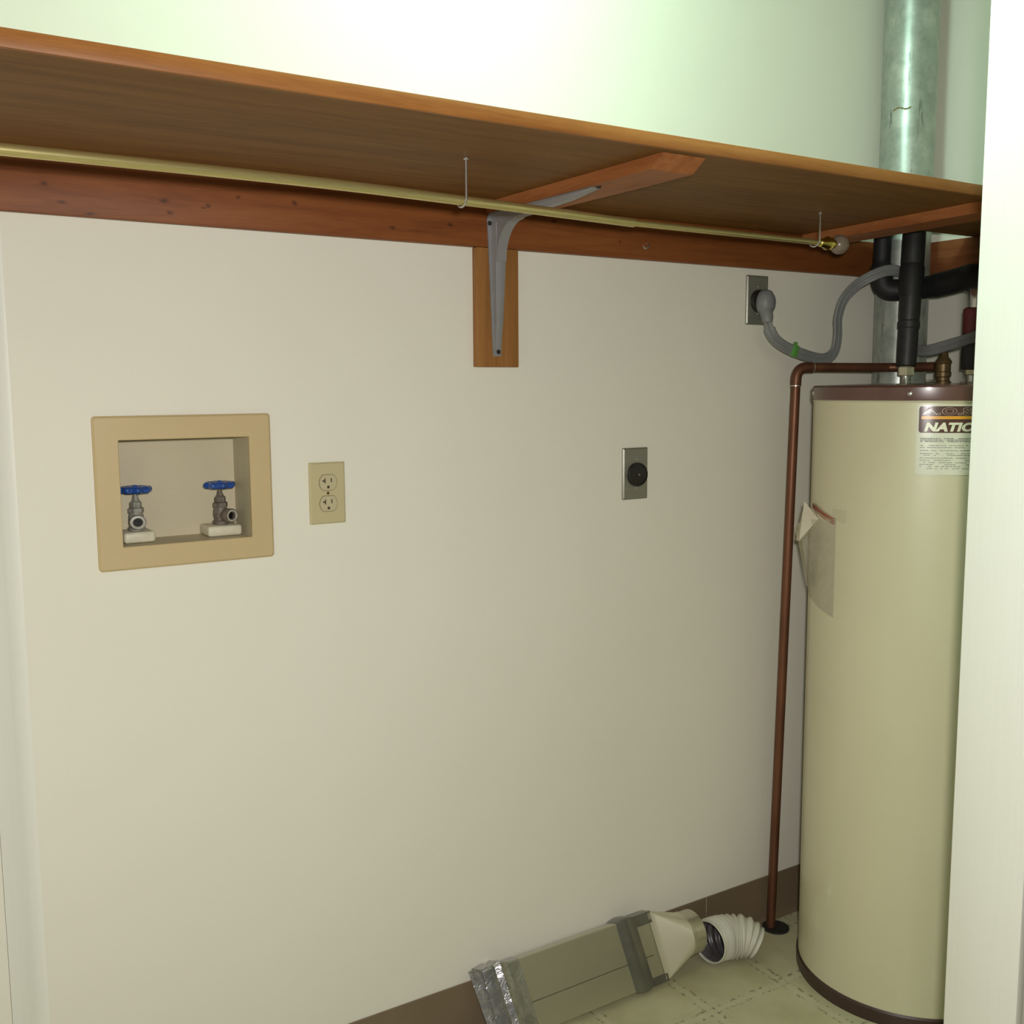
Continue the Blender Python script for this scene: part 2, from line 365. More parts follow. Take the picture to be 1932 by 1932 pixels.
# grey stamped shelf bracket
t = thing('shelf_bracket', 'grey metal shelf bracket screwed to the upright board', 'bracket', (.627, -.02, 1.43))
BX = .622
def bracket_path():
    pts = []; y0, z1 = -.0195, ZA-.0005; zb, yf = 1.428, -.345
    R = .016; n = 10
    for k in range(9): pts.append((y0, zb+(z1-R-zb)*k/8, (0, -1)))
    for k in range(1, n): a = PI/2*k/n; pts.append((y0-R*(1-math.cos(a)), z1-R+R*math.sin(a), (-math.cos(a), -math.sin(a))))
    for k in range(9): pts.append((y0-R+(yf-y0+R)*k/8, z1, (0, 0) and (0, -1)))
    return pts
BP = bracket_path()
def bracket_rows(wfun, prof):
    rows = []; n = len(BP)
    for i, (y, z, nn) in enumerate(BP):
        f = i/(n-1); s_ = 1-abs(f-.5)*2; wd = wfun(f)
        ny, nz = nn
        nl = math.hypot(ny, nz) or 1; ny, nz = ny/nl, nz/nl
        rows.append([Vector((BX+px*wd, y+ny*h*min(1, s_*6+.25)*(.55+.9*min(1, s_*1.6)), z+nz*h*min(1, s_*6+.25)*(.55+.9*min(1, s_*1.6)))) for px, h in prof])
    return rows
for i, (y, z, nn) in enumerate(BP):
    if nn == (0, 0): BP[i] = (y, z, (0, -1))
BP = [(y, z, ((-1, 0) if i < 9 else ((0, -1) if i >= len(BP)-9 else nn))) for i, (y, z, nn) in enumerate(BP)]
wf = lambda f: .0095+.0125*min(1, (1-abs(f-.5)*2)*1.5)
m = MB()
top = bracket_rows(wf, [(-1, .0), (-1, .0022), (-.62, .0022), (-.5, .012), (-.2, .0135), (.35, .0135), (.75, .012), (.86, .0022), (1, .0022), (1, 0)])
V = m.grid(top, closed_v=True); m.cap(V[0]); m.cap(V[-1], True)
# gusset web bridging the inside corner
gx0, gx1 = BX-.009, BX+.013
prof = [(-.021, 1.60)]+[(-.036-.06*(1-math.cos(PI/2*k/10)), 1.612+.072*math.sin(PI/2*k/10)) for k in range(11)]+[(-.15, ZA-.001), (-.021, ZA-.001)]
m.prism([(gx0, y, z) for y, z in prof], (gx1-gx0, 0, 0))
m.build('bracket_body', 'bracket', t, sharp=25)
for c, ax in (((.6055, -.0222, 1.684), (0, -1, 0)), ((.622, -.0255, 1.4365), (0, -1, 0))):
    MB().lathe([(.0001, .003), (.003, .003), (.0045, .001), (.0045, 0)], c, ax, 14).build('screw', 'hole', t)
MB().lathe([(.0001, .003), (.003, .003), (.0045, .001), (.0045, 0)], (.622, -.352, ZA), (0, 0, -1), 14).build('screw', 'hole', t)

# brass rod hung on hooks
t = thing('closet_rod', 'long brass closet rod hanging from hooks under the shelf', 'rod', (.4, -.32, 1.66))
RA, RB, RC = Vector((-.65, -.4145, 1.6470)), Vector((.3768, -.327, 1.6611)), Vector((1.29, -.2505, 1.6660))
RM = Vector((.743, -.2955, 1.6592))
MB().tube(smooth([RA, Vector((.0413, -.356, 1.6602)), RB, RM], 10), .0077, 20).build('rod_tube', 'brass_rod', t)
MB().tube(smooth([RM-(RC-RM)*.02, RC], 6), .0058, 18).build('inner_tube', 'brass_rod', t)
ax = (RC-RM).normalized(); c = RC
MB().lathe([(.0062, -.012), (.0085, -.010), (.0095, .0), (.0125, .010), (.0145, .014), (.0125, .018), (.009, .020), (.0125, .024), (.0125, .028), (.008, .031), (.0085, .040), (.0001, .042)], c, ax, 24).build('finial_collar', 'brass', t)
MB().sphere(c+ax*.057, .0205, 28).build('finial_ball', 'acrylic', t)
def hook(cx, cy, cz, label):
    R = .0122; pts = [(cx, cy-R, ZU-.0005), (cx, cy-R, cz+.012)]
    for k in range(0, 15): a = math.radians(15*k); pts.append((cx-.004*k/14, cy-R*math.cos(a), cz-R*math.sin(a)*.95+.002))
    m = MB().tube(smooth(pts, 3), .0019, 10)
    m.lathe([(.0001, 0), (.0045, 0), (.0045, -.0018), (.0019, -.003)], (cx, cy-R, ZU-.0004), seg=14)
    return tag(m.build('cup_hook', 'chrome', loc=(cx, cy, ZU)), label, 'hook', 'hooks holding the brass rod')
hook(.3715, -.3275, 1.6608, 'steel hook under the shelf holding the thick part of the brass rod')
hook(1.2636, -.2525, 1.6659, 'steel hook under the shelf beside the clear ball end of the rod')
m = MB().tube(smooth([(.998, -.019, 1.672), (.998, -.030, 1.671), (.994, -.038, 1.664), (.985, -.036, 1.659), (.981, -.032, 1.664)], 6), .0016, 8)
tag(m.build('cup_hook', 'chrome', loc=(.998, -.02, 1.67)), 'tiny steel hook screwed into the reddish wall cleat', 'hook')

# ------------------------------------------------------------------ recessed washer box and its valves
t = thing('washer_outlet_box', 'tan plastic recessed washer box in the wall', 'outlet box', (.0075, 0, 1.0671))
A0, A1, B0, B1 = -.1419, .1568, 1.0671, 1.3238; I0, I1, J0, J1 = -.1023, .1173, 1.1062, 1.2837
def rect(x0, x1, z0, z1, y): return [Vector((x0, y, z0)), Vector((x1, y, z0)), Vector((x1, y, z1)), Vector((x0, y, z1))]
def rrect(x0, x1, z0, z1, y, r, n=5):
    out = []
    for (cx, cz, a0) in ((x1-r, z0+r, -90), (x1-r, z1-r, 0), (x0+r, z1-r, 90), (x0+r, z0+r, 180)):
        for k in range(n+1): a = math.radians(a0+90*k/n); out.append(Vector((cx+r*math.cos(a), y, cz+r*math.sin(a))))
    return out
m = MB()
rows = [rrect(A0, A1, B0, B1, -.0003, .006), rrect(A0, A1, B0, B1, -.0055, .006), rrect(A0+.0035, A1-.0035, B0+.0035, B1-.0035, -.0085, .005),
        rrect(I0-.0012, I1+.0012, J0-.0012, J1+.0012, -.0085, .002), rrect(I0, I1, J0, J1, -.0075, .0015), rrect(I0, I1, J0, J1, -.0003, .0015)]
m.grid(rows, closed_u=False, closed_v=True); m.build('face_frame', 'cream_plastic', t, sharp=12)
m = MB(); D = .082
m.grid([rrect(I0, I1, J0, J1, -.0003, .0015), rrect(I0+.001, I1-.001, J0+.0005, J1-.0005, D, .0015)], closed_v=True)
m.box(I0, I1, D-.0012, D+.004, J0, 1.1905); m.box(I0, I1, D, D+.004, 1.1905, J1)
m.build('box_liner', 'liner', t)
def boss(cx, w_):
    mm = MB().box(cx-w_, cx+w_, .020, .078, J0+.0008, 1.1258, .005, 3)
    return mm.build('valve_boss', 'boss', t)
boss(-.0685, .026); boss(.078, .0305)
def valve(cx, cy, zb, label, mat, turn):
    v = thing('supply_valve', label, 'valve', (cx, cy, zb))
    m = MB()
    m.lathe([(.0145, 0), (.0145, .006), (.0115, .008), (.0115, .012), (.0128, .02), (.0120, .030), (.0108, .034)], (cx, cy, zb), seg=24)
    a = math.radians(turn); d = Vector((math.sin(a), -math.cos(a), 0)); c = Vector((cx, cy, zb+.0185))
    m.lathe([(.0095, .004), (.0095, .014), (.0132, .0155), (.0138, .020), (.0138, .030), (.0128, .0315), (.0085, .0315), (.0078, .028), (.0078, .012), (.0001, .012)], c, d, 28)
    m.build('valve_body', mat, v)
    MB().lathe([(.0092, .0318), (.0116, .0322), (.0092, .0326), (.0080, .0318)], c, d, 28, False).build('outlet_rim', 'washer', v)
    MB().lathe([(.0077, .0245), (.0001, .0245)], c, d, 20).build('outlet_shade_disc', 'hole', v)  # dark disc added in the outlet, its colour stands in for shade
    hx = lambda th, r: 1/ (math.cos((th % (PI/3))-PI/6))*.9
    m = MB(); m.lathe([(.012, .034), (.0128, .0345), (.0128, .0425), (.0095, .044)], (cx, cy, zb), seg=24, mod=hx)
    m.lathe([(.0088, .043), (.0098, .0445), (.0098, .0535), (.0070, .056), (.0046, .062), (.0046, .066)], (cx, cy, zb), seg=24, mod=hx)
    m.build('bonnet', mat, v)
    MB().cyl((cx, cy, zb+.06), (cx, cy, zb+.077), .0036, 12).build('stem', mat, v)
    sc = lambda th, r: 1+ (.09*math.cos(8*th) if r > .018 else 0)
    m = MB(); z = zb+.0725
    m.lathe([(.006, -.002), (.010, .0015), (.018, .001), (.0235, -.0005), (.0265, .003), (.0265, .0085), (.0235, .0115), (.019, .010), (.013, .0065), (.007, .0065), (.006, .0105), (.0001, .0105)], (cx, cy, z), seg=64, mod=sc)
    h = m.build('handle', 'blue', v)
    MB().lathe([(.0035, .0105), (.0035, .0135), (.002, .0145), (.0001, .0145)], (cx, cy, z), seg=12).build('handle_screw', 'blue', h)
    for ch in v.children_recursive:
        for vv in ch.data.vertices: vv.co.z *= .90
    return v
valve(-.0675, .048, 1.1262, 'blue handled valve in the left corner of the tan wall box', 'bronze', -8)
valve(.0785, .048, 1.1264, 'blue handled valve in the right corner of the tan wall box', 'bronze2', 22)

# ------------------------------------------------------------------ wall outlets
t = thing('wall_outlet', 'ivory double wall outlet beside the tan washer box', 'outlet', (.2629, 0, 1.1181))
PX, PZ = .2279, 1.2321
m = MB(); m.grid([rrect(PX, PX+.07, PZ-.114, PZ, -.0003, .002), rrect(PX, PX+.07, PZ-.114, PZ, -.0025, .002), rrect(PX+.003, PX+.067, PZ-.111, PZ-.003, -.0055, .002)], closed_v=True)
V = rrect(PX+.003, PX+.067, PZ-.111, PZ-.003, -.0055, .002); m.cap([m.b.verts.new(p) for p in V]); m.build('cover_plate', 'ivory', t)
def sock(cx, cz, y, r, hh, n=14):
    out = []
    a0 = math.asin(hh/r)
    for k in range(n+1): a = -a0+2*a0*k/n; out.append(Vector((cx+r*math.cos(a), y, cz+r*math.sin(a))))
    for k in range(n+1): a = PI-a0+2*a0*k/n; out.append(Vector((cx+r*math.cos(a), y, cz+r*math.sin(a))))
    return out
for cz in (PZ-.057+.0195, PZ-.057-.0195):
    cx = PX+.0355
    m = MB(); m.prism(sock(cx, cz, -.0054, .0178, .0150), (0, -.0006, 0)); g = m.build('socket_surround', 'gap', t)
    m = MB(); m.prism(sock(cx, cz, -.0054, .0169, .0141), (0, -.0012, 0)); s_ = m.build('socket_face', 'socket', t)
    m = MB(); m.box(cx-.0074, cx-.0052, -.0070, -.0064, cz-.001, cz+.008); m.box(cx-.0112, cx-.0072, -.0070, -.0064, cz+.002, cz+.0046); m.box(cx+.0052, cx+.0072, -.0070, -.0064, cz+.0005, cz+.008)
    m.build('blade_slots', 'slot', s_)
    m = MB(); m.prism([(cx-.0024, -.0064, cz-.0105), (cx+.0024, -.0064, cz-.0105), (cx+.0024, -.0064, cz-.0072), (cx+.0014, -.0064, cz-.0056), (cx-.0014, -.0064, cz-.0056), (cx-.0024, -.0064, cz-.0072)], (0, -.0006, 0)); m.build('ground_hole', 'slot', s_)
MB().lathe([(.0001, .0012), (.0022, .001), (.003, 0)], (PX+.0352, -.0055, PZ-.057), (0, -1, 0), 14).build('plate_screw', 'valvebrass', t)

def steel_outlet(px, pz, label, plug):
    t = thing('appliance_outlet', label, 'outlet', (px+.035, 0, pz-.114))
    m = MB(); m.grid([rrect(px, px+.07, pz-.114, pz, -.0003, .002), rrect(px, px+.07, pz-.114, pz, -.003, .002), rrect(px+.003, px+.067, pz-.111, pz-.003, -.0058, .002)], closed_v=True)
    m.cap([m.b.verts.new(p) for p in rrect(px+.003, px+.067, pz-.111, pz-.003, -.0058, .002)]); m.build('cover_plate', 'steelplate', t)
    c = (px+.037, -.0055, pz-.057-.002)
    m = MB(); m.lathe([(.0265, 0), (.0265, .006), (.0245, .0095), (.0215, .0105), (.0205, .0085), (.0001, .0085)], c, (0, -1, 0), 40); f = m.build('receptacle', 'blackp', t)
    m = MB()
    for a in (90, 210, 330):
        r = math.radians(a); m.box(-.001, .001, -.0146, -.0139, -.0055, .0055, 0, 2, Matrix.Translation((c[0]+.0105*math.cos(r), 0, c[2]+.0105*math.sin(r))) @ Matrix.Rotation(-r if a != 90 else PI/2, 4, 'Y'))
    m.build('receptacle_slots', 'hole', f)
    m = MB(); m.lathe([(.0001, .0022), (.0016, .002), (.0022, 0)], (c[0], -.014, c[2]), (0, -1, 0), 12); m.build('center_screw', 'chrome', f)
    for dz in (.0315, -.0315): MB().lathe([(.0001, .0012), (.0018, .001), (.0026, 0)], (px+.036, -.0058, pz-.057+dz), (0, -1, 0), 14).build('plate_screw', 'chrome', t)
    return t
steel_outlet(.9535, 1.2326, 'steel plate with empty round black socket in the middle of the wall', False)
steel_outlet(1.3165, 1.6237, 'steel outlet plate with grey plug under the wall cleat', True)

# ------------------------------------------------------------------ grey flat cord with plug
t = thing('power_cord', 'flat grey appliance cord looping from its wall plug behind the pipes', 'cord', (1.353, -.015, 1.5637))
pc = Vector((1.3555, -.0135, 1.5635))
m = MB(); prof = [(.0205, 0), (.0225, .003), (.0235, .012), (.0220, .022), (.016, .029), (.006, .0325), (.0001, .033)]
m.lathe(prof, pc, (.12, -1, 0), 32, mod=lambda th, r: 1)
for v in m.b.verts: v.co.z = pc.z+(v.co.z-pc.z)*1.32-.004
m.tube(smooth([(1.3535, -.026, 1.548), (1.3520, -.034, 1.531), (1.3500, -.040, 1.512)], 4), [.017, .0165, .016, .0155, .015, .0145, .014, .0125, .011], 16)
m.build('plug', 'cord', t)
CP = [((1.350, -.040, 1.518), 0), ((1.3535, -.042, 1.4985), 0), ((1.3690, -.045, 1.4755), -10), ((1.4006, -.048, 1.4575), -5), ((1.450, -.052, 1.4420), 0), ((1.505, -.055, 1.4310), 0), ((1.537, -.058, 1.4330), 20),
      ((1.560, -.060, 1.4520), 45), ((1.5655, -.062, 1.490), 50), ((1.5600, -.066, 1.530), 50), ((1.5700, -.075, 1.574), 45), ((1.5980, -.092, 1.6090), 35), ((1.631, -.120, 1.6320), 20), ((1.664, -.135, 1.6400), 20),
      ((1.6930, -.146, 1.628), 40), ((1.6980, -.160, 1.57), 60), ((1.6980, -.170, 1.50), 60), ((1.6960, -.190, 1.456), 40), ((1.687, -.225, 1.4470), 0), ((1.678, -.300, 1.4600), 0), ((1.640, -.392, 1.4735), 0), ((1.63, -.50, 1.49), 0), ((1.70, -.62, 1.50), 0)]
pp = smooth([c for c, a in CP], 6); aa = []
for i in range(len(CP)-1):
    for k in range(6): aa.append(CP[i][1]+(CP[i+1][1]-CP[i][1])*k/6)
aa.append(CP[-1][1])
rows = []; hw, ht, nr = .0135, .0042, 4
for i, p in enumerate(pp):
    T = (pp[min(i+1, len(pp)-1)]-pp[max(i-1, 0)]).normalized()
    out = Vector((-.77, -.62, .12)); N = (out-T*out.dot(T)).normalized(); W = T.cross(N).normalized()
    q = Quaternion(T, math.radians(aa[i])); W = q @ W; N = q @ N
    sc = .75 if i < 6 else 1.0
    ring = []
    cnt = 32
    for k in range(cnt):
        a = 2*PI*k/cnt; u = math.cos(a); hgt = ht*(.45+.55*abs(math.cos(u*PI*nr/2+ (PI/2 if nr % 2 == 0 else 0))))
        s1 = math.sin(a); ring.append(p+W*hw*sc*u+N*hgt*(1 if s1 > 0 else -1)*min(1, abs(s1)*2.2))
    rows.append(ring)
m = MB(); V = m.grid(rows, closed_v=True); m.cap(V[0], True); m.cap(V[-1]); m.build('cable', 'cord', t, sharp=60)
m = MB(); p = Vector((1.4280, -.0520, 1.4485)); Td = (Vector((1.455, -.052, 1.442))-Vector((1.4056, -.05, 1.4575))).normalized(); Wd = Vector((0.28, 0, .96))
m.box(-.009, .009, -.0058, .0058, -.0142, .0142, .002, 2, Matrix.Translation(p) @ Matrix.Rotation(.30, 4, 'Y'))
m.box(-.004, .004, -.003, .003, .013, .021, .001, 2, Matrix.Translation(p) @ Matrix.Rotation(.20, 4, 'Y'))
m.build('green_tie', 'greentag', t)

# ------------------------------------------------------------------ water heater
HX, HY, HR = 1.53, -.345, .24
t = thing('water_heater', 'tall beige cylinder water heater with brown lid in the corner', 'water heater', (HX, HY, 0))
MB().lathe([(HR-.004, .028), (HR, .031), (HR, 1.338), (HR-.004, 1.341)], (HX, HY, 0), seg=96).build('tank_jacket', 'beige', t)
MB().lathe([(HR-.01, .0), (HR+.003, .0), (HR+.004, .004), (HR+.004, .029), (HR+.001, .033), (HR-.003, .033)], (HX, HY, 0), seg=96).build('base_ring', 'ring', t)
lid = MB().lathe([(HR-.002, 1.336), (HR+.0035, 1.336), (HR+.0040, 1.3385), (HR+.0035, 1.362), (HR-.001, 1.3662), (HR*.6, 1.3695), (HR*.2, 1.3705), (.0005, 1.3705)], (HX, HY, 0), seg=96).build('lid', 'lid', t)
for a in (141, -151.5, -60, 30):
    r = math.radians(a); d = Vector((math.cos(r), math.sin(r), 0)); c = Vector((HX, HY, 1.3495))+d*(HR+.0035)
    MB().lathe([(.0001, .0028), (.0028, .0024), (.0045, .0006), (.0052, 0)], c, d, 14).build('lid_screw', 'chrome', lid)
MB().tube([(HX+(HR+.001)*math.cos(2*PI*k/72), HY+(HR+.001)*math.sin(2*PI*k/72), 1.3335) for k in range(73)], .0016, 8, False).build('jacket_bead', 'beige', t)
def onto(u, z, h, a0=-147.2):
    a = math.radians(a0)+u/HR; return Vector((HX+(HR+h)*math.cos(a), HY+(HR+h)*math.sin(a), z))
def patch(mm, u0, u1, z0, z1, h0, h1, r=0.0, n=20):
    us = [u0+(u1-u0)*k/n for k in range(n+1)]
    def zc(u, top):
        e = min(u-u0, u1-u); d = 0
        if r > 0 and e < r: d = r-math.sqrt(max(0, r*r-(r-e)**2))
        return (z1-d) if top else (z0+d)
    if r > 0: us = sorted(set(us+[u0+r*k/6 for k in range(7)]+[u1-r*k/6 for k in range(7)]))
    rows = []
    for u in us: rows.append([onto(u, zc(u, 0), h0), onto(u, zc(u, 0), h1), onto(u, zc(u, 1), h1), onto(u, zc(u, 1), h0)])
    V = mm.grid(rows, closed_v=True); mm.cap(V[0], True); mm.cap(V[-1])
LW = .188
m = MB(); patch(m, -.0035, LW+.003, 1.1885, 1.3272, .0002, .0007, .004); lab = m.build('maker_label', 'lab_white', t)
m = MB(); patch(m, 0, LW, 1.2722, 1.3248, .0006, .0011, .005); m.build('brown_panel', 'lab_brown', lab)
m = MB(); patch(m, .0045, LW-.0045, 1.2992, 1.3052, .0010, .0014, .0005); m.build('orange_stripe', 'lab_orange', lab)
def text_mesh(body, off, sp):
    cu = bpy.data.curves.new('lettering', 'FONT'); cu.body = body; cu.size = 1; cu.offset = off; cu.resolution_u = 4; cu.space_character = sp
    ob = bpy.data.objects.new('lettering', cu); COL.objects.link(ob); bpy.context.view_layer.update()
    me = bpy.data.meshes.new_from_object(ob.evaluated_get(bpy.context.evaluated_depsgraph_get()))
    bpy.data.objects.remove(ob); bpy.data.curves.remove(cu); return me
def letters(name, body, off, u0, z0, width, height, h, mat, parent, shear=0, ref=None):
    me = text_mesh(body, off, 1.12 if 'upper' in name else 1.04); bm = bmesh.new(); bm.from_mesh(me); bpy.data.meshes.remove(me)
    xs = [v.co.x for v in bm.verts]; ys = [v.co.y for v in bm.verts]
    x0, x1, y0, y1 = (min(xs), max(xs), min(ys), max(ys)) if ref is None else ref
    base = WLOC[parent.name]
    bmesh.ops.triangulate(bm, faces=bm.faces[:])
    for v in bm.verts:
        fx = (v.co.x-x0)/(x1-x0)*width; fz = (v.co.y-y0)/(y1-y0)*height
        v.co = onto(u0+fx+fz*shear, z0+fz, h)-base
    mesh = bpy.data.meshes.new(name); bm.normal_update(); bm.to_mesh(mesh); bm.free(); mesh.materials.append(M[mat])
    o = bpy.data.objects.new(name, mesh); COL.objects.link(o); o.parent = parent; WLOC[o.name] = base.copy(); return (x0, x1, y0, y1)
ref = letters('upper_lettering', 'A.O.SMITH', .056, .0052, 1.3073, .178, .0150, .0014, 'lab_tan', lab)
letters('upper_lettering_fill', 'A.O.SMITH', .026, .0052, 1.3073, .178, .0150, .0018, 'lab_brown', lab, 0, ref)
letters('lower_lettering', 'NATIONAL', .052, .0100, 1.2745, .150, .0182, .0016, 'lab_cream', lab, .28)
m = MB(); rr = random.Random(3)
def dashes(z, u0, u1, th, gap=.3):
    u = u0
    while u < u1:
        l = rr.uniform(.002, .007); e = min(u+l, u1)
        if rr.random() > gap:
            q = [onto(u, z, .0010), onto(e, z, .0010), onto(e, z+th, .0010), onto(u, z+th, .0010)]; m._tag([m.b.faces.new([m.b.verts.new(p) for p in q])])
        u = e+rr.uniform(.0006, .0016)
for z in (1.2600, 1.2570, 1.2540): dashes(z, .004, .12, .0018, .12)
for z in (1.2465, 1.2425, 1.2365, 1.2305, 1.2270, 1.2215, 1.2170, 1.2125, 1.2085, 1.2045, 1.2005): dashes(z, .004, .115 if z > 1.206 else .15, .0011, .30)
m.build('fine_print', 'print', lab)

# clear pouch of papers taped to the heater
t = thing('document_pouch', 'clear pouch of folded papers taped to the heater side', 'pouch', (1.295, -.30, .97))
def hp(a, z, h): r = math.radians(a); return Vector((HX+(HR+h)*math.cos(r), HY+(HR+h)*math.sin(r), z))
m = MB(); rows = []
n = 14
for i in range(n+1):
    f = i/n                                     # 0 right edge (taped) .. 1 free left edge
    row = []
    for k in range(13):
        g = k/12                                # 0 bottom .. 1 top
        zt = 1.083-.018*f if f < .6 else 1.0722-.062*(f-.6); zb = .868+.030*f
        z = zb+(zt-zb)*g
        a = 170.5-36*f*(1 if g > .3 else 1-.28*(1-g/.3)*0)
        h = .0008+.036*(f**1.7)*(g**1.3)+.006*math.sin(PI*f)*g
        row.append(hp(a, z, h))
    rows.append(row)
V = m.grid(rows); back = [[hp(170.5-36*(i/n), rows[i][k].z, .0004) for k in range(13)] for i in range(n+1)]; m.grid(back)
m.build('pouch_film', 'pouch', t, sharp=80)
m = MB()
Pa = [Vector((1.2625, -.232, 1.030)), Vector((1.2950, -.215, 1.0255)), Vector((1.3175, -.236, 1.0750)), Vector((1.306, -.205, 1.112))]
d = Vector((-.0012, -.0012, 0))
m.prism([Pa[0], Pa[1], Pa[2]], d); m.prism([Pa[0], Pa[2], Pa[3]], d)
m.prism([Pa[0]+Vector((.012, .02, -.002)), Pa[3]+Vector((.012, .008, -.016)), Pa[3]+Vector((.002, .001, -.0005)), Pa[0]+Vector((.001, .001, 0))], d)
m.prism([Pa[0]+Vector((.004, .003, 0)), Pa[1]+Vector((0, .004, 0)), Pa[1]+Vector((.028, .01, -.11)), Pa[0]+Vector((.046, .014, -.10))], d)
m.build('folded_paper', 'paper', t, sharp=10)
m = MB()
for k in range(3):
    q = []
    for g in range(9):
        f = g/8; a = 146+24*f; z = 1.1075-.026*f-.0055*k-(.010*(1-f) if k == 0 else 0); q.append((a, z))
    rows = [[hp(a, z, .0034), hp(a, z+.0026+(.008*(1-g/8) if k == 0 else 0), .0034)] for g, (a, z) in enumerate(q)]
    m.grid(rows)
m.build('red_print', 'redprint', t)
m = MB(); rows = [[hp(168+10*f/6, 1.078+.002*math.sin(f), .0012), hp(168+10*f/6, 1.105, .0012)] for f in range(7)]; m.grid(rows)
m.build('tape', 'tapefilm', t)

# ------------------------------------------------------------------ pipes over and beside the heater
t = thing('vent_pipe', 'galvanised vent pipe rising through the notch in the shelf', 'pipe', (1.767, -.0865, 0))
FX, FY, FR = 1.767, -.0865, .0635
MB().tube([(FX, FY, .001), (FX, FY, 1.0), (FX, FY, 2.439)], FR, 48).build('pipe_section', 'galv', t)
m = MB(); pth = []
for k in range(13):
    a = math.radians(184+3.2*k); pth.append((FX+(FR+.0003)*math.cos(a), FY+(FR+.0003)*math.sin(a), 2.022+.004*math.sin(k*.5)+.0005*k))
m.tube(pth, [.0006+.0016*abs(math.sin(k*1.3)) for k in range(13)], 8); m.build('rust_seam', 'rust', t)

t = thing('insulated_pipe', 'black insulated pipe standing upright on the heater lid', 'pipe', (1.655, -.192, 1.369))
ax0 = Vector((1.655, -.192, 0)); tp = Vector((1.690, -.1755, 0))
def ap(z): f = max(0, (z-1.40)/.36); return Vector((ax0.x+(tp.x-ax0.x)*f, ax0.y+(tp.y-ax0.y)*f, z))
MB().lathe([(.012, 1.362), (.0135, 1.366), (.0125, 1.372), (.0115, 1.374), (.0115, 1.392)], (ax0.x, ax0.y, 0), seg=24).build('nipple', 'chrome', t)
MB().lathe([(.017, 1.388), (.0195, 1.390), (.0195, 1.408), (.016, 1.411)], (ax0.x, ax0.y, 0), seg=24, mod=lambda th, r: .9/math.cos(((th+.2) % (PI/3))-PI/6)).build('union_nut', 'nut', t)
m = MB(); m.tube([ap(z) for z in (1.409, 1.412, 1.44, 1.50)], [.017, .0225, .0235, .0235], 24); m.tube([ap(z) for z in (1.498, 1.50, 1.515, 1.518)], [.023, .0255, .0255, .023], 24)
m.tube([ap(z) for z in (1.517, 1.53, 1.575)], [.0235, .0245, .025], 24); m.build('lower_sleeve', 'sleeve', t)
m = MB(); m.tube([ap(z) for z in (1.574, 1.60, 1.64, 1.65)], [.0265, .0285, .0285, .026], 24); m.tube([ap(z) for z in (1.648, 1.652, 1.70, 1.76)], [.024, .0265, .0265, .0265], 24)
m.build('foam_sleeve', 'foam', t)

t = thing('insulated_pipe', 'bent black insulated pipe crossing behind the upright pipe to the heater', 'pipe', (1.700, -.345, 1.369))
hz = [(1.681, -.092, 1.76), (1.681, -.092, 1.70), (1.681, -.092, 1.645), (1.683, -.095, 1.612), (1.693, -.108, 1.597), (1.715, -.140, 1.597), (1.737, -.185, 1.600), (1.735, -.245, 1.606), (1.722, -.300, 1.612), (1.702, -.335, 1.609), (1.692, -.347, 1.592), (1.689, -.348, 1.578)]
P_ = smooth(hz, 6)
MB().tube(P_, [.021 if p.z > 1.66 else (.0265 if p.y > -.2 else .0285) for p in P_], 24).build('foam_sleeve', 'foam', t)
bx, by = 1.689, -.347
MB().tube(smooth([(bx-.001, by, 1.580), (bx-.006, by-.006, 1.560), (bx-.002, by-.003, 1.53)], 4), .0185, 20).build('bare_elbow', 'chrome', t)
MB().tube([(bx, by, 1.540), (bx, by, 1.536), (bx, by, 1.485), (bx, by, 1.48)], [.020, .0275, .0275, .026], 24).build('red_sleeve', 'red', t)
MB().tube([(bx, by, 1.482), (bx, by, 1.44), (bx, by, 1.402), (bx, by, 1.400)], [.0278, .0280, .0280, .021], 24).build('lower_sleeve', 'sleeve', t)
MB().lathe([(.018, 1.388), (.0205, 1.390), (.0205, 1.404), (.017, 1.407)], (bx, by, 0), seg=24, mod=lambda th, r: .9/math.cos(((th+.2) % (PI/3))-PI/6)).build('union_nut', 'nut', t)
MB().lathe([(.028, 1.362), (.030, 1.368), (.028, 1.3725), (.0135, 1.374), (.0135, 1.392)], (bx, by, 0), seg=24).build('nipple', 'chrome', t)

t = thing('relief_valve', 'dull brass relief valve on the heater lid behind the upright pipe', 'valve', (1.722, -.245, 1.368))
vx, vy = 1.722, -.245
MB().lathe([(.015, 1.362), (.019, 1.366), (.019, 1.374), (.0155, 1.376), (.0155, 1.384), (.0185, 1.386), (.0185, 1.396), (.017, 1.398), (.017, 1.415), (.0195, 1.418), (.0175, 1.424), (.011, 1.432), (.009, 1.445), (.0001, 1.446)], (vx, vy, 0), seg=28).build('valve_body', 'valvebrass', t)
MB().box(vx-.060, vx-.034, vy-.006, vy+.004, 1.372, 1.379, .001).build('test_lever', 'chrome', t)

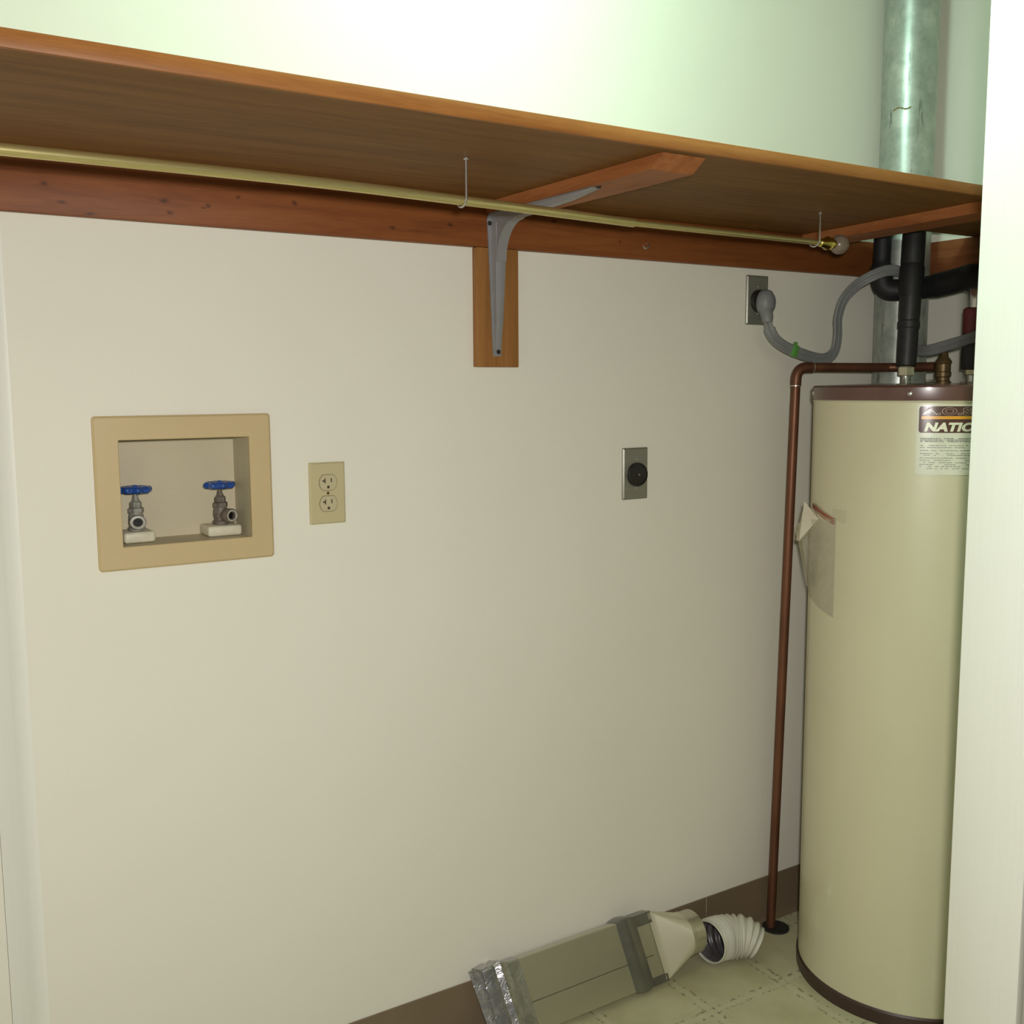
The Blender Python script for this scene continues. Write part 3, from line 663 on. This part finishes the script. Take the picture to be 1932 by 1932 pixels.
t = thing('copper_pipe', 'copper discharge pipe running down the wall beside the heater', 'pipe', (1.418, -.032, 0))
e0 = Vector((1.418, -.032, .002)); e1 = Vector((1.428, -.060, 1.4095)); r = .0111; cz = 1.4095
d1 = (e1-e0).normalized(); dh = (Vector((1.68, -.120, cz))-e1).normalized(); B_ = .030
MB().tube([e0, e0+(e1-e0)*.5, e1-d1*B_], r, 20).build('pipe_drop', 'copper', t)
arc = [e1-d1*(B_+.012)]+[e1-d1*B_*(1-f)**2*1.0+dh*B_*f**2 for f in [k/8 for k in range(9)]]+[e1+dh*(B_+.012)]
MB().tube(arc, r+.0017, 20).build('elbow', 'copper', t)
for c, ax in ((e1-d1*(B_+.013), d1), (e1+dh*(B_+.013), dh)): MB().cyl(c-ax*.0013, c+ax*.0013, r+.0021, 20).build('solder_ring', 'solder', t)
run = smooth([e1+dh*B_, Vector((1.56, -.0917, cz)), Vector((1.665, -.1135, cz)), Vector((1.690, -.130, cz)), Vector((1.702, -.160, cz)), Vector((vx-.006, vy+.018, cz))], 6)
MB().tube(run, r, 20).build('pipe_run', 'copper', t)
m = MB(); dc = (1.424, -.043, 0)
m.lathe([(.034, .0005), (.034, .0035), (.030, .0045), (.026, .0025), (.0001, .0025)], dc, seg=36)
tag(m.build('floor_drain', 'hole_floor', loc=dc), 'dark round floor drain at the foot of the copper pipe', 'drain')

# ------------------------------------------------------------------ flat metal duct leaning on the wall
t = thing('dryer_duct', 'flat aluminium dryer duct with foil tape leaning on the wall', 'duct', (.80, -.06, 0))
TH = math.radians(22); DT, DW = .035, .155
eu = Vector((0, math.sin(TH), math.cos(TH))); en = Vector((0, -math.cos(TH), math.sin(TH)))      # up the face, out of the face
O0 = Vector((0, -DW*0-.0585, .0008)); O0.y = -(DW*math.sin(TH))-.0045                              # back-bottom edge
ea = Vector((1, .012, 0)).normalized()
def dp(x, u, n): return Vector((x, 0, 0))+O0+Vector((0, .012*(x-.8), 0))+eu*u+en*n
def ring(x, g, sk=0, rr=.004, n=4):
    out = []
    for (cu, cn, a0) in ((rr-g, DT-rr+g, 90), (rr-g, rr-g, 180), (DW-rr+g, rr-g, 270), (DW-rr+g, DT-rr+g, 0)):
        for k in range(n+1):
            a = math.radians(a0+90*k/n); u = cu+rr*math.cos(a); q = cn+rr*math.sin(a); out.append(dp(x-sk*(u/DW), u, q))
    return out
m = MB(); X0, X1 = .602, 1.033
m.grid([ring(X0, -.001, .02), ring(X0, 0, .02), ring(X1, 0, .014), ring(X1, -.002, .014)], closed_v=True)
m.grid([ring(X0, -.0012, .02), ring(X1, -.0022, .014)], closed_v=True)
m.build('duct_body', 'alu', t)
m = MB(); m.prism([dp(.60, DW*.40, DT+.0002), dp(1.0, DW*.40, DT+.0002), dp(1.0, DW*.40+.0013, DT+.0002), dp(.60, DW*.40+.0013, DT+.0002)], en*.0006); m.build('face_seam', 'seam', t)
def band(name, x0, x1, g, mat, sk=.017, wav=0, puff=0, cnt=6):
    mm = MB(); rows = []
    rg = random.Random(5)
    for i in range(cnt+1):
        f = i/cnt; rgx = x0+(x1-x0)*f; gg = g+puff*math.sin(PI*f)
        rw = ring(rgx, gg, sk)
        if wav: rw = [p+ea*(rg.uniform(-1, 1)*wav*(1 if i in (0,) else .12))+en*rg.uniform(-.4, .4)*wav*(1.2 if i < 2 else .4) for p in rw]
        rows.append(rw)
    rows = [ring(x0, -.0002, sk) if not wav else rows[0]]+rows+[ring(x1, -.0002, sk)]
    mm.grid(rows, closed_v=True); return mm.build(name, mat, t, sharp=50)
band('tape_band', .932, .985, .0010, 'darkfoil', .016, 0, .0045, 10)
for poly, nn in (([(.985, -.001, DT+.0006), (1.030, -.001, DT+.0006), (1.030, .016, DT+.0006), (.985, .016, DT+.0006)], en),
                 ([(.969, DW-.024, DT+.0006), (1.018, DW-.024, DT+.0006), (1.016, DW+.001, DT+.0006), (.967, DW+.001, DT+.0006)], en),
                 ([(.915, DW+.0006, 0), (1.018, DW+.0006, 0), (1.018, DW+.0006, DT+.001), (.935, DW+.0006, DT+.001)], eu)):
    MB().prism([dp(*c) for c in poly], nn*.0006).build('tape_patch', 'darkfoil', t)
# crumpled foil wrap on the open left end
mm = MB(); rg = random.Random(11); rows = []
prof = [(.578, .004, .012), (.582, .0045, .007), (.592, .0065, .004), (.602, .008, .0025), (.611, .0035, .002), (.622, .009, .002), (.634, .0055, .003), (.645, .0022, .0006), (.672, .0014, .0003)]
for (x, g, wv) in prof:
    base = ring(x, g, .020, .006, 5)
    rows.append([p+ea*rg.uniform(-1, 1)*wv+en*rg.uniform(-.35, .35)*wv for p in base])
inner = ring(.60, -.0035, .02, .006, 5)
mm.grid([inner]+rows, closed_v=True); mm.build('foil_wrap', 'foil', t, sharp=30)
# transition boot from flat duct to the round collar
CCy, CCz, CR = -.0565, .0865, .050
m = MB(); rows = []
base = ring(X1-.004, .0012, .014, .004, 8); N = len(base)
def circ_even(x, R):                                   # circle points matched to the duct's corners
    dg = (en-eu).normalized(); a0 = math.atan2(dg.z, dg.y); d2 = (-eu-en).normalized(); sg = 1 if math.sin(math.atan2(d2.z, d2.y)-a0) > 0 else -1
    return [Vector((x, CCy+R*math.cos(a0+sg*(k-4)*2*PI/N), CCz+R*math.sin(a0+sg*(k-4)*2*PI/N))) for k in range(N)]
c1 = circ_even(1.098, CR)
for k in range(9):
    f = k/8; s_ = f; rows.append([a.lerp(b_, s_) for a, b_ in zip(base, c1)])
m.grid([ring(X1-.012, .0012, .014, .004, 8)]+rows, closed_v=True); m.build('boot', 'boot', t, sharp=25)
m = MB(); m.lathe([(CR+.0008, -.004), (CR+.0012, .004), (CR-.0006, .006), (CR-.0006, .033), (CR-.002, .033), (CR-.002, -.004), (CR+.0008, -.004)], (1.098, CCy, CCz), (1, 0, 0), 40, False); m.build('round_collar', 'alu', t)

# loose white flexible hose
t = thing('dryer_hose', 'short curled white flexible hose on the floor', 'hose', (1.225, -.085, 0))
hpth = smooth([(1.1660, -.079, .0590), (1.186, -.0765, .0580), (1.210, -.078, .0560), (1.233, -.087, .0550), (1.256, -.103, .0545), (1.274, -.120, .0540)], 26)
n = len(hpth)
tp = lambda i: max(0, (i/(n-1)-.72)/.28)
hpth = [p-Vector((0, 0, .0105*tp(i)**1.6)) for i, p in enumerate(hpth)]
rad = [.0485+.0032*math.sin(2*PI*i/13)-.0105*tp(i)**1.6 for i in range(n)]
m = MB(); m.tube(hpth, rad, 48, False); o_ = m.build('hose_wall', 'hose', t, sharp=80)
m = MB(); m.tube(hpth, [r_-.0022 for r_ in rad], 40, False); m.build('hose_lining', 'hosein', t, sharp=80)
T0 = (hpth[1]-hpth[0]).normalized()
m = MB(); m.lathe([(.0462, .001), (.0462, -.004), (.0478, -.006), (.0500, -.005), (.0508, .0), (.0500, .004)], hpth[0], T0, 48, False); m.build('mouth_rim', 'hose', t)
T1 = (hpth[-1]-hpth[-2]).normalized()
m = MB(); m.lathe([(.0352, -.002), (.0365, .003), (.0395, .003), (.0395, -.003)], hpth[-1], T1, 48, False); m.build('end_rim', 'hose', t)
